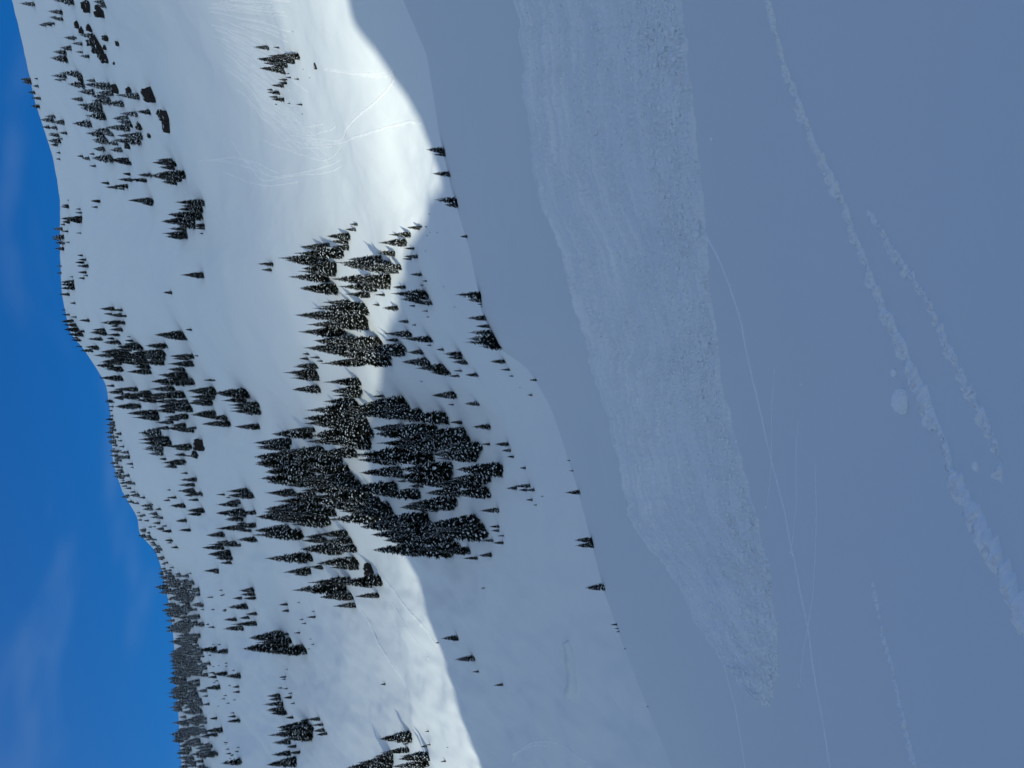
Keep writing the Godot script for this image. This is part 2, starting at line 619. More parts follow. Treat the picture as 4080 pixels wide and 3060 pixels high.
func build_tracks():
	var near_tracks := [
		["snow_roller_track", "wide lumpy roller trail crossing the near slope from the photo's top", [1640, -60, 1660, 0, 1680, 90, 1703, 170, 1735, 240, 1760, 310, 1800, 380, 1830, 460, 1872, 570, 1905, 650, 1945, 735, 1985, 820, 2015, 890, 2045, 970, 2075, 1045, 2110, 1120, 2150, 1190, 2190, 1270, 2230, 1350], 0.50, 0.15, 1.0],
		["snow_roller_track", "thinner broken roller trail beside the wide lumpy one", [1875, 450, 1900, 490, 1935, 545, 1965, 590, 2000, 645, 2030, 700, 2060, 770, 2100, 850, 2130, 910, 2155, 975, 2166, 1045], 0.26, 0.08, 1.2],
		["snow_roller_track", "short broken roller trail near the photo's bottom edge", [1884, 1255, 1895, 1310, 1905, 1365, 1922, 1420, 1937, 1480, 1955, 1560, 1975, 1640, 1985, 1700], 0.30, 0.09, 1.2],
		["ski_track", "long thin curving ski track running from the debris across the slope", [1490, 440, 1515, 480, 1541, 525, 1565, 575, 1590, 650, 1603, 700, 1615, 780, 1632, 860, 1652, 965, 1668, 1030, 1690, 1110, 1706, 1185, 1720, 1250, 1742, 1350, 1755, 1430, 1772, 1520, 1790, 1620, 1802, 1700], 0.30, 0.05, 0.35],
		["ski_track", "short straight ski track leaving the debris tip at the photo's bottom", [1556, 1420, 1572, 1475, 1588, 1525, 1600, 1580, 1612, 1640, 1622, 1700], 0.50, 0.05, 0.15],
		["snowball_track", "faint dotted snowball trail crossing the long ski track twice", [1760, 1000, 1762, 1080, 1761, 1180, 1758, 1250, 1745, 1345, 1728, 1420, 1720, 1478], 0.10, 0.025, 0.8],
		["snowball_track", "faint snowball trail ending in a ball beside the ski track", [1724, 900, 1722, 1000, 1719, 1080, 1712, 1140, 1704, 1190], 0.09, 0.022, 0.8],
		["snowball_track", "short faint snowball trail above the ski track", [1672, 790, 1668, 860, 1664, 930, 1652, 1050, 1646, 1094], 0.10, 0.025, 0.8],
		["boot_track", "trodden line crossing the shaded hollow at the photo's bottom", [1310, 1690, 1270, 1650, 1240, 1625, 1210, 1608, 1190, 1600], 0.7, 0.10, 0.6],
	]
	var k := 0
	for t in near_tracks:
		k += 1
		var far_one: bool = t[0] == "boot_track"
		var o := piece(t[0], ribbon(sc(t[2]), t[3] if not far_one else 1.3, t[4] if not far_one else 0.22, t[5], far_one, k), M.track_snow)
		tag(o, t[1], "track", "tracks in the snow")
	build_streaks()
	build_drifts()
	# rolled-snow trails on the sunny slope under the boulders
	var far_tracks := [
		[490, 300, 560, 385, 640, 378, 700, 372, 742, 356], [620, 290, 690, 300, 745, 300, 780, 260, 815, 215, 838, 160], [560, 300, 640, 330, 700, 345, 743, 318],
		[600, 270, 660, 290, 715, 281, 735, 271], [590, 260, 650, 272, 690, 269, 705, 267], [610, 300, 680, 310, 745, 308, 800, 290, 860, 262, 892, 268],
		[520, 345, 590, 380, 640, 375, 690, 362, 738, 344], [430, 348, 500, 340, 560, 356, 610, 375], [440, 345, 500, 352, 560, 372, 600, 385],
		[470, 370, 540, 395, 600, 400, 650, 392], [640, 318, 690, 318, 720, 316], [720, 150, 760, 158, 800, 158, 834, 150],
		[735, 150, 780, 162, 815, 163, 836, 155], [580, 250, 620, 280, 660, 300, 700, 308], [560, 230, 610, 270, 650, 290],
		[1090, 1652, 1105, 1632, 1130, 1615, 1160, 1608, 1190, 1612], [1090, 1645, 1112, 1622, 1140, 1606, 1180, 1600, 1195, 1600],
	]
	var highest := func(t: Array) -> float:
		var m := 9999.0
		for q in range(1, t.size(), 2):
			m = minf(m, t[q])
		return m
	far_tracks.sort_custom(func(a, b): return highest.call(a) < highest.call(b))
	for t in far_tracks:
		k += 1
		var low: bool = t[0] == 1090
		var o := piece("snow_roller_track" if not low else "boot_track", ribbon(sc(t), 1.3 if not low else 1.2, 0.28 if not low else 0.25, 0.5, true, k), M.track_snow)
		var where := "white rolled-snow trail, %s from photo top by upper end, in the sunny fan" % ordinal(k - 9)
		tag(o, where if not low else "%s arm of the trodden loop at the shadow's edge" % ["upper", "lower"][k % 2], "track", "tracks in the snow")

func build_drifts():
	var d := [
		["snow_drift", "bright curled wind lip in the shaded hollow", [564, 640, 570, 660, 573, 674, 575, 686, 571, 694], 7.0, 2.2, 0.2],
		["slide_track", "bright slide groove running down the chute below the forest", [372, 570, 385, 582, 406, 605, 422, 622, 437, 645, 450, 664], 3.0, 0.6, 0.4],
		["slide_track", "fainter slide groove uphill of the bright one in the chute", [346, 586, 365, 612, 380, 640, 392, 662, 404, 690], 2.4, 0.5, 0.4],
		["slide_track", "short slide groove between the two longer ones in the chute", [390, 600, 408, 622, 425, 648, 432, 660], 1.6, 0.35, 0.4],
	]
	var k := 700
	for a in d:
		k += 1
		var o := piece(a[0], ribbon(a[2], a[3], a[4], a[5], true, k), M.far_snow if a[0] == "snow_drift" else M.track_snow)
		tag(o, a[1], "snow drift" if a[0] == "snow_drift" else "track", "wind drifts" if a[0] == "snow_drift" else "tracks in the snow")

func build_streaks():
	# fine runnels of loose snow sliding from the crags, too many to count
	var st := SurfaceTool.new()
	var g := RandomNumberGenerator.new()
	g.seed = 77
	for k in 110:
		var u := g.randf()
		var x := lerpf(206.0, 236.0, g.randf()) + 34.0 * u * u
		var y := lerpf(-6.0, 104.0, u)
		var bend := lerpf(0.05, 0.95, smoothstep(0.05, 0.6, u)) + g.randf_range(-0.12, 0.12)
		var long := g.randf_range(22.0, 70.0)
		var p := [x, y, x + long * 0.35, y + long * 0.35 * bend * 0.85, x + long * 0.7, y + long * 0.7 * bend, x + long, y + long * bend * 0.95]
		st.append_from(ribbon(p, g.randf_range(0.5, 1.1), g.randf_range(0.08, 0.2), 0.6, true, 300 + k), 0, Transform3D.IDENTITY)
	var o := piece("sluff_streaks", st.commit(), M.track_snow)
	tag(o, "fan of fine loose-snow streaks running down from the crags", "snow streaks", "", "stuff")

func ordinal(n: int) -> String:
	var w := ["", "first", "second", "third", "fourth", "fifth", "sixth", "seventh", "eighth", "ninth", "tenth", "eleventh", "twelfth", "thirteenth", "fourteenth", "fifteenth", "sixteenth", "seventeenth", "eighteenth", "nineteenth", "twentieth"]
	return w[n] if n < w.size() else "%dth" % n

# ------------------------------------------------------------------ rocks
func rock_mesh(seed_: int, sx: float, sy: float, sz: float, craggy := 1.0) -> Array:
	var sph := SphereMesh.new()
	sph.radial_segments = 22
	sph.rings = 14
	sph.radius = 1.0
	sph.height = 2.0
	var src := sph.get_mesh_arrays()
	var v: PackedVector3Array = src[Mesh.ARRAY_VERTEX]
	var id: PackedInt32Array = src[Mesh.ARRAY_INDEX]
	var n := FastNoiseLite.new()
	n.seed = seed_
	n.noise_type = FastNoiseLite.TYPE_CELLULAR
	n.cellular_return_type = FastNoiseLite.RETURN_CELL_VALUE
	n.frequency = 0.9
	n.fractal_type = FastNoiseLite.FRACTAL_NONE
	for k in v.size():
		var p := v[k]
		var q := p.clamp(Vector3(-0.82, -0.8, -0.8), Vector3(0.78, 0.74, 0.82)) if craggy > 0.5 else p
		var d := 1.0 + 0.26 * craggy * n.get_noise_3d(q.x * 2.1, q.y * 2.1, q.z * 2.1) + 0.2 * n_fine.get_noise_3d(p.x * 2.4 + seed_, p.y * 2.4, p.z * 2.4)
		v[k] = q * d * Vector3(sx, sy, sz)
	var rock_v := PackedVector3Array()
	var rock_n := PackedVector3Array()
	var snow_v := PackedVector3Array()
	var snow_n := PackedVector3Array()
	for k in range(0, id.size(), 3):
		var a := v[id[k]]
		var b := v[id[k + 1]]
		var c := v[id[k + 2]]
		var nn := (c - a).cross(b - a)
		if nn.length() < 0.00001:
			continue
		nn = nn.normalized()
		if nn.dot(a + b + c) < 0.0:
			nn = -nn
		for p in [a, b, c]:
			rock_v.append(p)
			rock_n.append(nn)
		if nn.y > 0.74 + 0.2 * n_fine.get_noise_3d(a.x, a.y, a.z):
			for p in [a, b, c]:
				snow_v.append(p * 1.03 + Vector3(0, 0.22, 0))
				snow_n.append(nn)
	return [arrays(rock_v, rock_n, PackedInt32Array()), arrays(snow_v, snow_n, PackedInt32Array()) if snow_v.size() > 0 else null]

func build_rocks():
	# sighted at zoom pixels of the picture's first column: x, y, extent up, extent across, label
	var r := [
		[0, 0, 835, 100, 80, 75, "blocky black crag nearest the photo's top edge beside a grey fir"],
		[0, 0, 740, 55, 75, 80, "dark crag above the blocky one at the photo's top edge"],
		[0, 0, 815, 380, 70, 110, "upper half of the long black cliff band above the slide path"],
		[0, 0, 860, 440, 60, 90, "middle of the long black cliff band above the slide path"],
		[0, 0, 905, 510, 80, 60, "lower tip of the long black cliff band above the slide path"],
		[0, 0, 900, 330, 55, 42, "small black block beside the cliff band"],
		[0, 0, 910, 412, 32, 34, "small rock just below the middle of the cliff band"],
		[0, 0, 988, 375, 36, 34, "lone small triangular rock on snow below the cliff band"],
		[0, 0, 1005, 550, 20, 22, "tiny lone rock below the tip of the cliff band"],
		[0, 0, 640, 212, 50, 50, "rock patch farthest upslope in the scattered rubble above the cliff band"],
		[0, 0, 690, 262, 40, 46, "rock patch in the middle of the scattered rubble"],
		[0, 0, 760, 240, 46, 60, "rock patch farthest downslope in the scattered rubble"],
		[0, 0, 755, 370, 45, 40, "rock against the upper side of the cliff band"],
		[0, 0, 700, 672, 34, 60, "dark rock at the foot of the slanting row of firs"],
		[0, 0, 1010, 768, 70, 62, "dark rock half hidden among grey firs above the big boulder"],
		[0, 0, 1120, 782, 50, 42, "tilted grey slab beside the big boulder"],
		[0, 0, 1245, 820, 115, 115, "big squarish dark boulder at the lower end of the firs"],
		[0, 0, 1400, 1000, 110, 90, "upper lobe of the big rounded boulder on open snow"],
		[0, 0, 1432, 1082, 85, 90, "lower lobe of the big rounded boulder on open snow"],
		[0, 0, 1208, 1092, 45, 56, "wedge-shaped rock between the two big boulders' firs"],
		[0, 0, 1165, 1086, 26, 30, "small rock beside the wedge-shaped one"],
		[0, 0, 1275, 1172, 30, 30, "small rock below the big rounded boulder"],
		[0, 0, 1105, 1258, 50, 46, "rock at the foot of the grey grove"],
		[0, 1530, 1695, 528, 90, 92, "black triangular crag under the grove on the far ridge flank"],
		[0, 1530, 1665, 606, 60, 52, "dark rounded rock beside the triangular crag"],
		[1020, 1530, 918, 1605, 100, 100, "dark cliff block at the lower end of the central forest"],
		[1020, 0, 555, 575, 26, 44, "small dark stump-like rock on the sunny slope"],
		[1020, 2295, 272, 652, 40, 34, "dark rock at the foot of the dense clump near the photo's bottom"],
	]
	var k := 0
	for a in r:
		k += 1
		var ix: float = a[0] / 3.984 + (a[2] + a[4] * 0.35) / 8.64
		var iy: float = a[1] / 3.984 + a[3] / 8.64
		var p := far_px(ix, iy)
		var m := -p.z / F
		var sx: float = a[5] / 8.64 * m * 0.62
		var sy: float = a[4] / 8.64 * m * 0.62
		var meshes := rock_mesh(k * 7 + 1, sx, sy * 1.15, sx * 0.9)
		var o := piece("rock_outcrop", meshes[0], M.rock)
		o.position = p
		o.rotation.y = rng.randf_range(-0.6, 0.6)
		tag(o, a[6], "rock", "dark rocks on the snowy mountainside")
		if meshes[1] != null:
			tag(piece("snow_cap", meshes[1], M.tree_snow, o), "", "", "", "stuff")

# ------------------------------------------------------------------ trees
func tri(v: PackedVector3Array, n: PackedVector3Array, a: Vector3, b: Vector3, c: Vector3, lift: Vector3):
	var nn := (c - a).cross(b - a).normalized()
	if nn.dot(lift) < 0.0:
		nn = -nn
	nn = (nn + lift * 0.6).normalized()
	v.append(a)
	v.append(b)
	v.append(c)
	n.append(nn)
	n.append(nn)
	n.append(nn)

# one unit-high fir: needles, snow load, trunk
func fir(seed_: int, girth: float, snow: float, levels: int, spokes: int, plump := 1.0) -> Array:
	var g := RandomNumberGenerator.new()
	g.seed = seed_
	var nv := PackedVector3Array()
	var nn := PackedVector3Array()
	var sv := PackedVector3Array()
	var sn := PackedVector3Array()
	var skew := g.randf_range(0.7, 1.1)
	for k in levels:
		var q := (k + g.randf_range(-0.3, 0.3)) / levels
		var y := 0.02 + 0.95 * pow(clampf(q, 0.0, 1.0), 0.92)
		var rad := girth * pow(minf(1.0, (1.0 - q) * 1.45), skew) * (1.0 if q > 0.05 else 0.8) + 0.010
		var n := maxi(3, int(round(spokes * (1.0 - 0.5 * q))))
		var turn := g.randf() * TAU
		for j in n:
			if g.randf() < 0.10:
				continue
			var a := turn + TAU * j / n + g.randf_range(-0.3, 0.3)
			var d := Vector3(cos(a), 0, sin(a))
			var side := Vector3(-sin(a), 0, cos(a))
			var len_ := rad * g.randf_range(0.62, 1.15)
			var droop := len_ * g.randf_range(0.25, 0.75) * (1.0 - 0.6 * q)
			var wd := maxf(len_ * g.randf_range(0.30, 0.48), 0.007)
			var p0 := Vector3(0, y + 0.012, 0)
			var p1 := d * len_ * 0.58 + Vector3(0, y - droop * 0.25, 0)
			var p2 := d * len_ + Vector3(0, y - droop, 0)
			var l1 := p1 + side * wd - Vector3(0, wd * 0.55, 0)
			var r1 := p1 - side * wd - Vector3(0, wd * 0.55, 0)
			var lift := (Vector3.UP * 0.7 + d * 0.6).normalized()
			tri(nv, nn, p0, l1, p1, lift)
			tri(nv, nn, p0, p1, r1, lift)
			tri(nv, nn, l1, p2, p1, lift)
			tri(nv, nn, p1, p2, r1, lift)
			# hanging twigs
			tri(nv, nn, l1, r1, p2 - Vector3(0, wd * 0.9, 0), d)
			for lay in 2:
				if g.randf() > snow:
					continue
				# a pillow of snow bending the outer branch
				var c := p1.lerp(p2, g.randf_range(-0.1, 0.35) + lay * 0.45) + side * wd * g.randf_range(-0.45, 0.45) + Vector3(0, wd * 0.10, 0) + d * 0.004
				var rr := maxf(wd * g.randf_range(0.18, 0.46), 0.003) * plump
				var top := c + Vector3(0, rr * 0.62, 0)
				var bot := c - Vector3(0, rr * 0.35, 0)
				var ring := [c + d * rr * 1.5 - Vector3(0, rr * 0.7, 0), c + side * rr, c - d * rr * 1.6 + Vector3(0, rr * 0.5, 0), c - side * rr]
				for m in 4:
					var e0: Vector3 = ring[m]
					var e1: Vector3 = ring[(m + 1) % 4]
					var away := ((e0 + e1) * 0.5 - c).normalized()
					tri(sv, sn, e0, e1, top, (Vector3.UP * 0.8 + away).normalized())
					tri(sv, sn, e0, e1, bot, (away - Vector3.UP * 0.3).normalized())
	var tv := PackedVector3Array()
	var tn := PackedVector3Array()
	for j in 6:
		var a0 := TAU * j / 6
		var a1 := TAU * (j + 1) / 6
		var b0 := Vector3(cos(a0) * 0.016, -0.05, sin(a0) * 0.016)
		var b1 := Vector3(cos(a1) * 0.016, -0.05, sin(a1) * 0.016)
		var t0 := Vector3(cos(a0) * 0.002, 1.0, sin(a0) * 0.002)
		var t1 := Vector3(cos(a1) * 0.002, 1.0, sin(a1) * 0.002)
		var out := Vector3(cos((a0 + a1) * 0.5), 0.02, sin((a0 + a1) * 0.5))
		tri(tv, tn, b0, b1, t0, out)
		tri(tv, tn, b1, t1, t0, out)
	var e := PackedInt32Array()
	return [arrays(nv, nn, e), arrays(sv, sn, e), arrays(tv, tn, e)]

func zoom_trees() -> Array:
	# [x offset, y offset, tip, base, y, tip, base, y, ...] as sighted in enlarged tiles
	return [
		[0, 0, 190, 320, 40, 455, 630, 15, 395, 520, 105, 440, 530, 165, 375, 460, 210, 545, 640, 330, 670, 800, 310, 615, 710, 380, 530, 630, 420, 465, 580, 455, 445, 585, 510, 700, 790, 490, 435, 570, 660, 520, 690, 640, 505, 560, 690, 590, 730, 735, 755, 840, 700, 760, 980, 750, 690, 830, 800, 850, 1000, 810, 1000, 1190, 830, 610, 720, 860, 820, 980, 880, 950, 1100, 900, 665, 760, 910, 730, 910, 945, 770, 945, 1010, 1050, 1200, 990, 1160, 1280, 970, 1000, 1100, 1030, 640, 800, 1075, 740, 900, 1160, 820, 960, 1130, 950, 1150, 1110, 1030, 1240, 1180, 1000, 1230, 1220, 780, 920, 1215, 890, 1010, 1240, 810, 910, 1290, 930, 1050, 1300, 640, 700, 1350, 700, 770, 1370, 780, 960, 1375, 930, 1120, 1390, 785, 850, 1435, 1240, 1420, 1520, 1310, 1510, 1415, 1380, 1610, 1510, 1300, 1530, 1545, 1340, 1480, 1450, 1010, 1140, 1555, 1120, 1290, 1560, 900, 1010, 1620, 960, 1090, 1610, 170, 260, 690, 185, 265, 715, 240, 300, 800, 260, 350, 850, 260, 340, 920, 340, 460, 1040, 360, 430, 1100, 480, 540, 1045, 415, 510, 1170, 410, 520, 1220, 500, 570, 1150, 290, 325, 680, 280, 330, 745, 480, 520, 1320, 480, 520, 1375, 380, 470, 1010, 430, 540, 1060, 800, 900, 20, 830, 910, 55],
		[0, 765, 575, 595, 70, 520, 595, 130, 530, 590, 115, 520, 610, 230, 530, 600, 260, 560, 710, 245, 600, 715, 225, 450, 540, 320, 445, 550, 390, 475, 545, 440, 470, 550, 490, 530, 590, 340, 555, 600, 435, 655, 705, 355, 650, 715, 180, 775, 860, 80, 1120, 1330, 75, 1520, 1765, 95, 1540, 1745, 150, 1560, 1720, 125, 1440, 1730, 205, 1375, 1650, 255, 1450, 1640, 235, 1650, 1740, 285, 1430, 1590, 320, 1390, 1600, 365, 1500, 1610, 390, 1650, 1740, 315, 1690, 1725, 358, 670, 740, 585, 655, 760, 640, 670, 750, 695, 680, 740, 745, 485, 530, 640, 490, 530, 700, 1560, 1755, 720, 1425, 1505, 870, 520, 640, 800, 560, 640, 770, 530, 645, 830, 505, 600, 885, 600, 650, 960, 855, 985, 1010, 930, 1040, 1020, 930, 1040, 1065, 860, 1020, 1130, 960, 1070, 1130, 940, 1060, 1190, 525, 600, 1060, 600, 660, 1080, 525, 620, 1120, 540, 660, 1150, 550, 680, 1190, 580, 715, 1230, 670, 765, 1110, 610, 700, 1280, 730, 850, 1340, 690, 800, 1370, 770, 920, 1215, 740, 870, 1270, 640, 700, 1335, 800, 915, 1190, 920, 1040, 1235, 900, 1050, 1300, 1070, 1150, 1285, 1010, 1220, 1340, 1060, 1190, 1315, 1260, 1450, 1330, 1340, 1585, 1235, 1390, 1560, 1260, 1600, 1660, 1190, 880, 1100, 1380, 820, 1050, 1410, 1000, 1250, 1420, 1150, 1420, 1390, 860, 1050, 1470, 820, 980, 1500, 1050, 1280, 1480, 1200, 1410, 1470, 1230, 1420, 1430, 1070, 1275, 1550, 900, 1060, 1530, 860, 1060, 1610, 950, 1130, 1445, 1450, 1655, 1420, 1430, 1650, 1485, 1380, 1630, 1585, 1335, 1640, 1635, 1500, 1680, 1645, 1745, 1830, 1625, 1670, 1710, 1415, 1090, 1125, 1250],
		[0, 1530, 905, 985, 15, 920, 1060, 70, 990, 1190, 45, 1000, 1200, 110, 1080, 1290, 90, 1150, 1330, 140, 1000, 1220, 190, 1200, 1400, 110, 1290, 1500, 40, 1320, 1600, 90, 1300, 1520, 150, 1400, 1640, 180, 1430, 1660, 210, 1600, 1840, 60, 1620, 1835, 110, 1600, 1830, 160, 1680, 1860, 250, 1750, 1990, 340, 1780, 1960, 290, 1640, 1800, 265, 1100, 1360, 250, 1160, 1380, 290, 1330, 1500, 230, 1400, 1600, 280, 1340, 1500, 330, 1430, 1600, 380, 1500, 1660, 400, 1210, 1400, 420, 1215, 1430, 480, 1230, 1500, 510, 1450, 1650, 540, 1240, 1420, 560, 1290, 1420, 600, 1500, 1600, 610, 1580, 1690, 620, 1390, 1580, 675, 1400, 1520, 715, 1530, 1600, 770, 1530, 1680, 825, 1515, 1670, 870, 1560, 1680, 930, 1410, 1500, 980, 1415, 1450, 915, 1600, 1740, 950, 1600, 1700, 1000, 1440, 1580, 1050, 1600, 1760, 1090, 1500, 1600, 1180, 1530, 1640, 1260, 1460, 1530, 1410, 1840, 2120, 80, 1900, 2110, 140, 1940, 2200, 180, 1950, 2212, 240, 2000, 2212, 370, 1990, 2200, 960, 1980, 2170, 920, 1820, 2010, 1040, 1830, 2080, 1115, 1920, 2080, 1165, 1855, 1935, 955, 2030, 2212, 1110, 1870, 2080, 1240, 1800, 1960, 1300, 1810, 2050, 1380, 1790, 1980, 1410, 1850, 2040, 1460, 1900, 2060, 1500, 2030, 2212, 1340, 2000, 2212, 1220, 1760, 1900, 1610, 1850, 1900, 1630, 930, 970, 230, 930, 980, 275, 940, 990, 330, 985, 1045, 430, 1000, 1050, 490, 1020, 1070, 540, 1030, 1110, 590, 1040, 1120, 630, 970, 1030, 580, 980, 1040, 630, 980, 1050, 660, 1080, 1150, 690, 1000, 1060, 720, 1010, 1070, 760, 1060, 1120, 790, 1060, 1140, 850, 1110, 1170, 860, 1070, 1130, 900, 1110, 1200, 960, 1190, 1250, 980, 1140, 1200, 1030, 1200, 1300, 1050, 1220, 1310, 1080, 1270, 1350, 1120, 1280, 1370, 1150, 1340, 1410, 1250, 1380, 1470, 1270, 1410, 1480, 1350, 1310, 1380, 1200, 1270, 1300, 1290, 1290, 1340, 1370, 1310, 1380, 1430, 1340, 1420, 1500, 1320, 1380, 1450, 1365, 1410, 1640, 1500, 1550, 1640],
		[0, 2295, 1720, 1880, 630, 1790, 1950, 650, 1730, 1830, 755, 1860, 1990, 840, 1930, 2070, 860, 1800, 1885, 870, 1760, 1900, 960, 2010, 2070, 955, 2000, 2070, 1000, 1930, 2050, 1250, 1780, 1850, 1230, 1740, 1900, 1330, 1740, 1860, 1370, 1735, 1830, 1470, 1930, 2110, 1600, 1980, 2030, 1530, 2000, 2090, 190, 1970, 2150, 260, 2080, 2212, 120, 2080, 2212, 155, 2100, 2212, 190, 2110, 2212, 325, 1890, 2010, 375, 1960, 2180, 410, 1870, 2050, 450, 1800, 1860, 440, 2040, 2130, 360, 1750, 1800, 1035, 1960, 1990, 1098, 1610, 1720, 120],
		[1020, 0, -50, 140, 520, -20, 190, 600, 40, 230, 560, 120, 340, 500, 200, 400, 490, 230, 350, 540, 150, 210, 630, 230, 290, 670, 230, 260, 635, 185, 230, 685, 330, 380, 685, 80, 200, 740, 150, 230, 715, 40, 160, 800, 80, 200, 860, 125, 150, 900, 240, 270, 893, 350, 410, 905, 75, 135, 408, -90, 45, 410, 1445, 1615, 1300, 1500, 1620, 1340, 1490, 1660, 1505, 285, 300, 930, 380, 400, 985, 335, 350, 275, 425, 438, 600, 480, 498, 675],
		[1020, 765, 5, 150, 625, 740, 840, 325, 770, 850, 280, 590, 790, 385, 610, 780, 430, 620, 790, 480, 385, 600, 480, 320, 740, 530, 210, 560, 580, 260, 620, 600, 400, 690, 630, 400, 690, 665, 370, 690, 700, 300, 640, 745, 380, 700, 835, 400, 690, 850, 805, 1100, 590, 700, 1120, 625, 780, 1200, 650, 900, 1230, 660, 1060, 1300, 650, 1140, 1280, 690, 650, 1000, 760, 720, 1050, 830, 780, 1000, 890, 880, 1200, 760, 950, 1210, 810, 1050, 1150, 890, 580, 830, 960, 550, 960, 1000, 510, 980, 1020, 320, 800, 1075, 430, 980, 1150, 600, 970, 1110, 360, 760, 1220, 480, 1110, 1290, 500, 1100, 1310, 390, 900, 1360, 600, 1300, 1380, 700, 1180, 1410, 550, 1180, 1460, 800, 1320, 1350, 200, 490, 1560, 290, 500, 1505, 250, 490, 1610, 340, 430, 1440, 440, 535, 1430, 1145, 1340, 370, 1060, 1310, 440, 1040, 1215, 530, 1270, 1400, 310, 1340, 1415, 300, 1365, 1385, 280, 1300, 1430, 560, 1300, 1390, 580, 1300, 1395, 490, 1365, 1475, 715, 1460, 1510, 770, 1440, 1475, 805, 1230, 1350, 825, 1180, 1500, 890, 1270, 1460, 930, 1370, 1430, 985, 1380, 1540, 960, 1460, 1520, 1030, 1040, 1105, 975, 1145, 1285, 1005, 1280, 1380, 1120, 1390, 1435, 1150, 1150, 1390, 1230, 1145, 1265, 1280, 1270, 1545, 1275, 1500, 1545, 1325, 1570, 1640, 1362, 1330, 1475, 1385, 1270, 1510, 1470, 1390, 1650, 1520, 1500, 1680, 1560, 1615, 1780, 1400, 1680, 1820, 1470, 1640, 1780, 1430, 1700, 1785, 1545, 1660, 1760, 1590, 1790, 1915, 1580, 1500, 1535, 1080, 1725, 1745, 995, 1630, 1645, 820, 1515, 1720, 75, 1600, 1725, 115, 1730, 1800, 385, 1690, 1920, 890, 1790, 1925, 935, 1875, 1925, 970, 1905, 1930, 990, 1790, 1975, 1090, 1845, 1985, 1160, 1800, 2020, 1215, 1800, 2060, 1265, 1775, 2080, 1300, 1890, 2090, 1340, 2010, 2150, 1465, 2095, 2190, 1535, 2165, 2212, 1590, 570, 890, 1640, 1480, 1500, 190, 1440, 1465, 300, 1470, 1490, 375, 1500, 1515, 350, 1590, 1605, 350, 1480, 1500, 510, 1420, 1450, 1635],
		[1020, 1530, 270, 505, 45, 630, 890, 55, 650, 890, 95, 570, 845, 150, 970, 1090, 105, 935, 1260, 150, 1050, 1300, 200, 430, 900, 230, 600, 1100, 215, 700, 1250, 250, 900, 1420, 270, 1150, 1630, 290, 1420, 1640, 300, 415, 800, 295, 420, 970, 325, 530, 980, 355, 540, 1000, 410, 490, 900, 450, 440, 1000, 495, 700, 1000, 520, 960, 1450, 380, 1100, 1560, 400, 1000, 1790, 420, 1200, 1830, 470, 1000, 1700, 510, 1200, 1910, 550, 1060, 1600, 530, 1640, 1760, 330, 1640, 1790, 390, 1790, 1955, 370, 1490, 1700, 95, 1630, 1690, 178, 1740, 1875, 170, 130, 470, 430, -40, 280, 500, -20, 260, 540, 150, 850, 590, 0, 700, 640, 20, 720, 660, 10, 690, 685, 100, 800, 745, 60, 850, 810, 100, 700, 840, 250, 900, 870, 400, 1200, 900, 500, 1360, 950, 800, 1900, 600, 1000, 1900, 640, 850, 1180, 660, 870, 1230, 760, 1180, 2090, 740, 1200, 2020, 800, 1300, 2000, 830, 1400, 1960, 860, 1280, 1410, 880, 1180, 1260, 840, 1500, 2020, 940, 1350, 1770, 1010, 1200, 1750, 1050, 90, 340, 940, 150, 500, 1000, 80, 600, 1080, 70, 700, 1110, 20, 560, 1135, 130, 610, 1170, 400, 1100, 1000, 600, 1180, 1060, 700, 1200, 1110, 600, 1450, 1160, 900, 1500, 1220, 1000, 1420, 1180, 1480, 1950, 1190, 1470, 2000, 1240, 1450, 2000, 1280, 1550, 1900, 1300, 1000, 1550, 1280, 1100, 1700, 1350, 1000, 1790, 1410, 1250, 1680, 1440, 1630, 1890, 1440, 1840, 1980, 1500, 1950, 2080, 1475, 2010, 2110, 1230, 2030, 2110, 1265, 1960, 2070, 1350, 2090, 2160, 1310, 2050, 2150, 1370, 540, 800, 1290, 550, 830, 1350, 600, 860, 1420, 390, 600, 1350, 350, 700, 1420, 500, 850, 1530, 600, 850, 1580, 470, 600, 1575, 100, 500, 1500, 250, 490, 1610, 0, 300, 1260, 0, 420, 1300, 1930, 2110, 1090, 1885, 1970, 520, 1985, 2120, 520, 2060, 2150, 575, 2125, 2190, 628, 2140, 2240, 900],
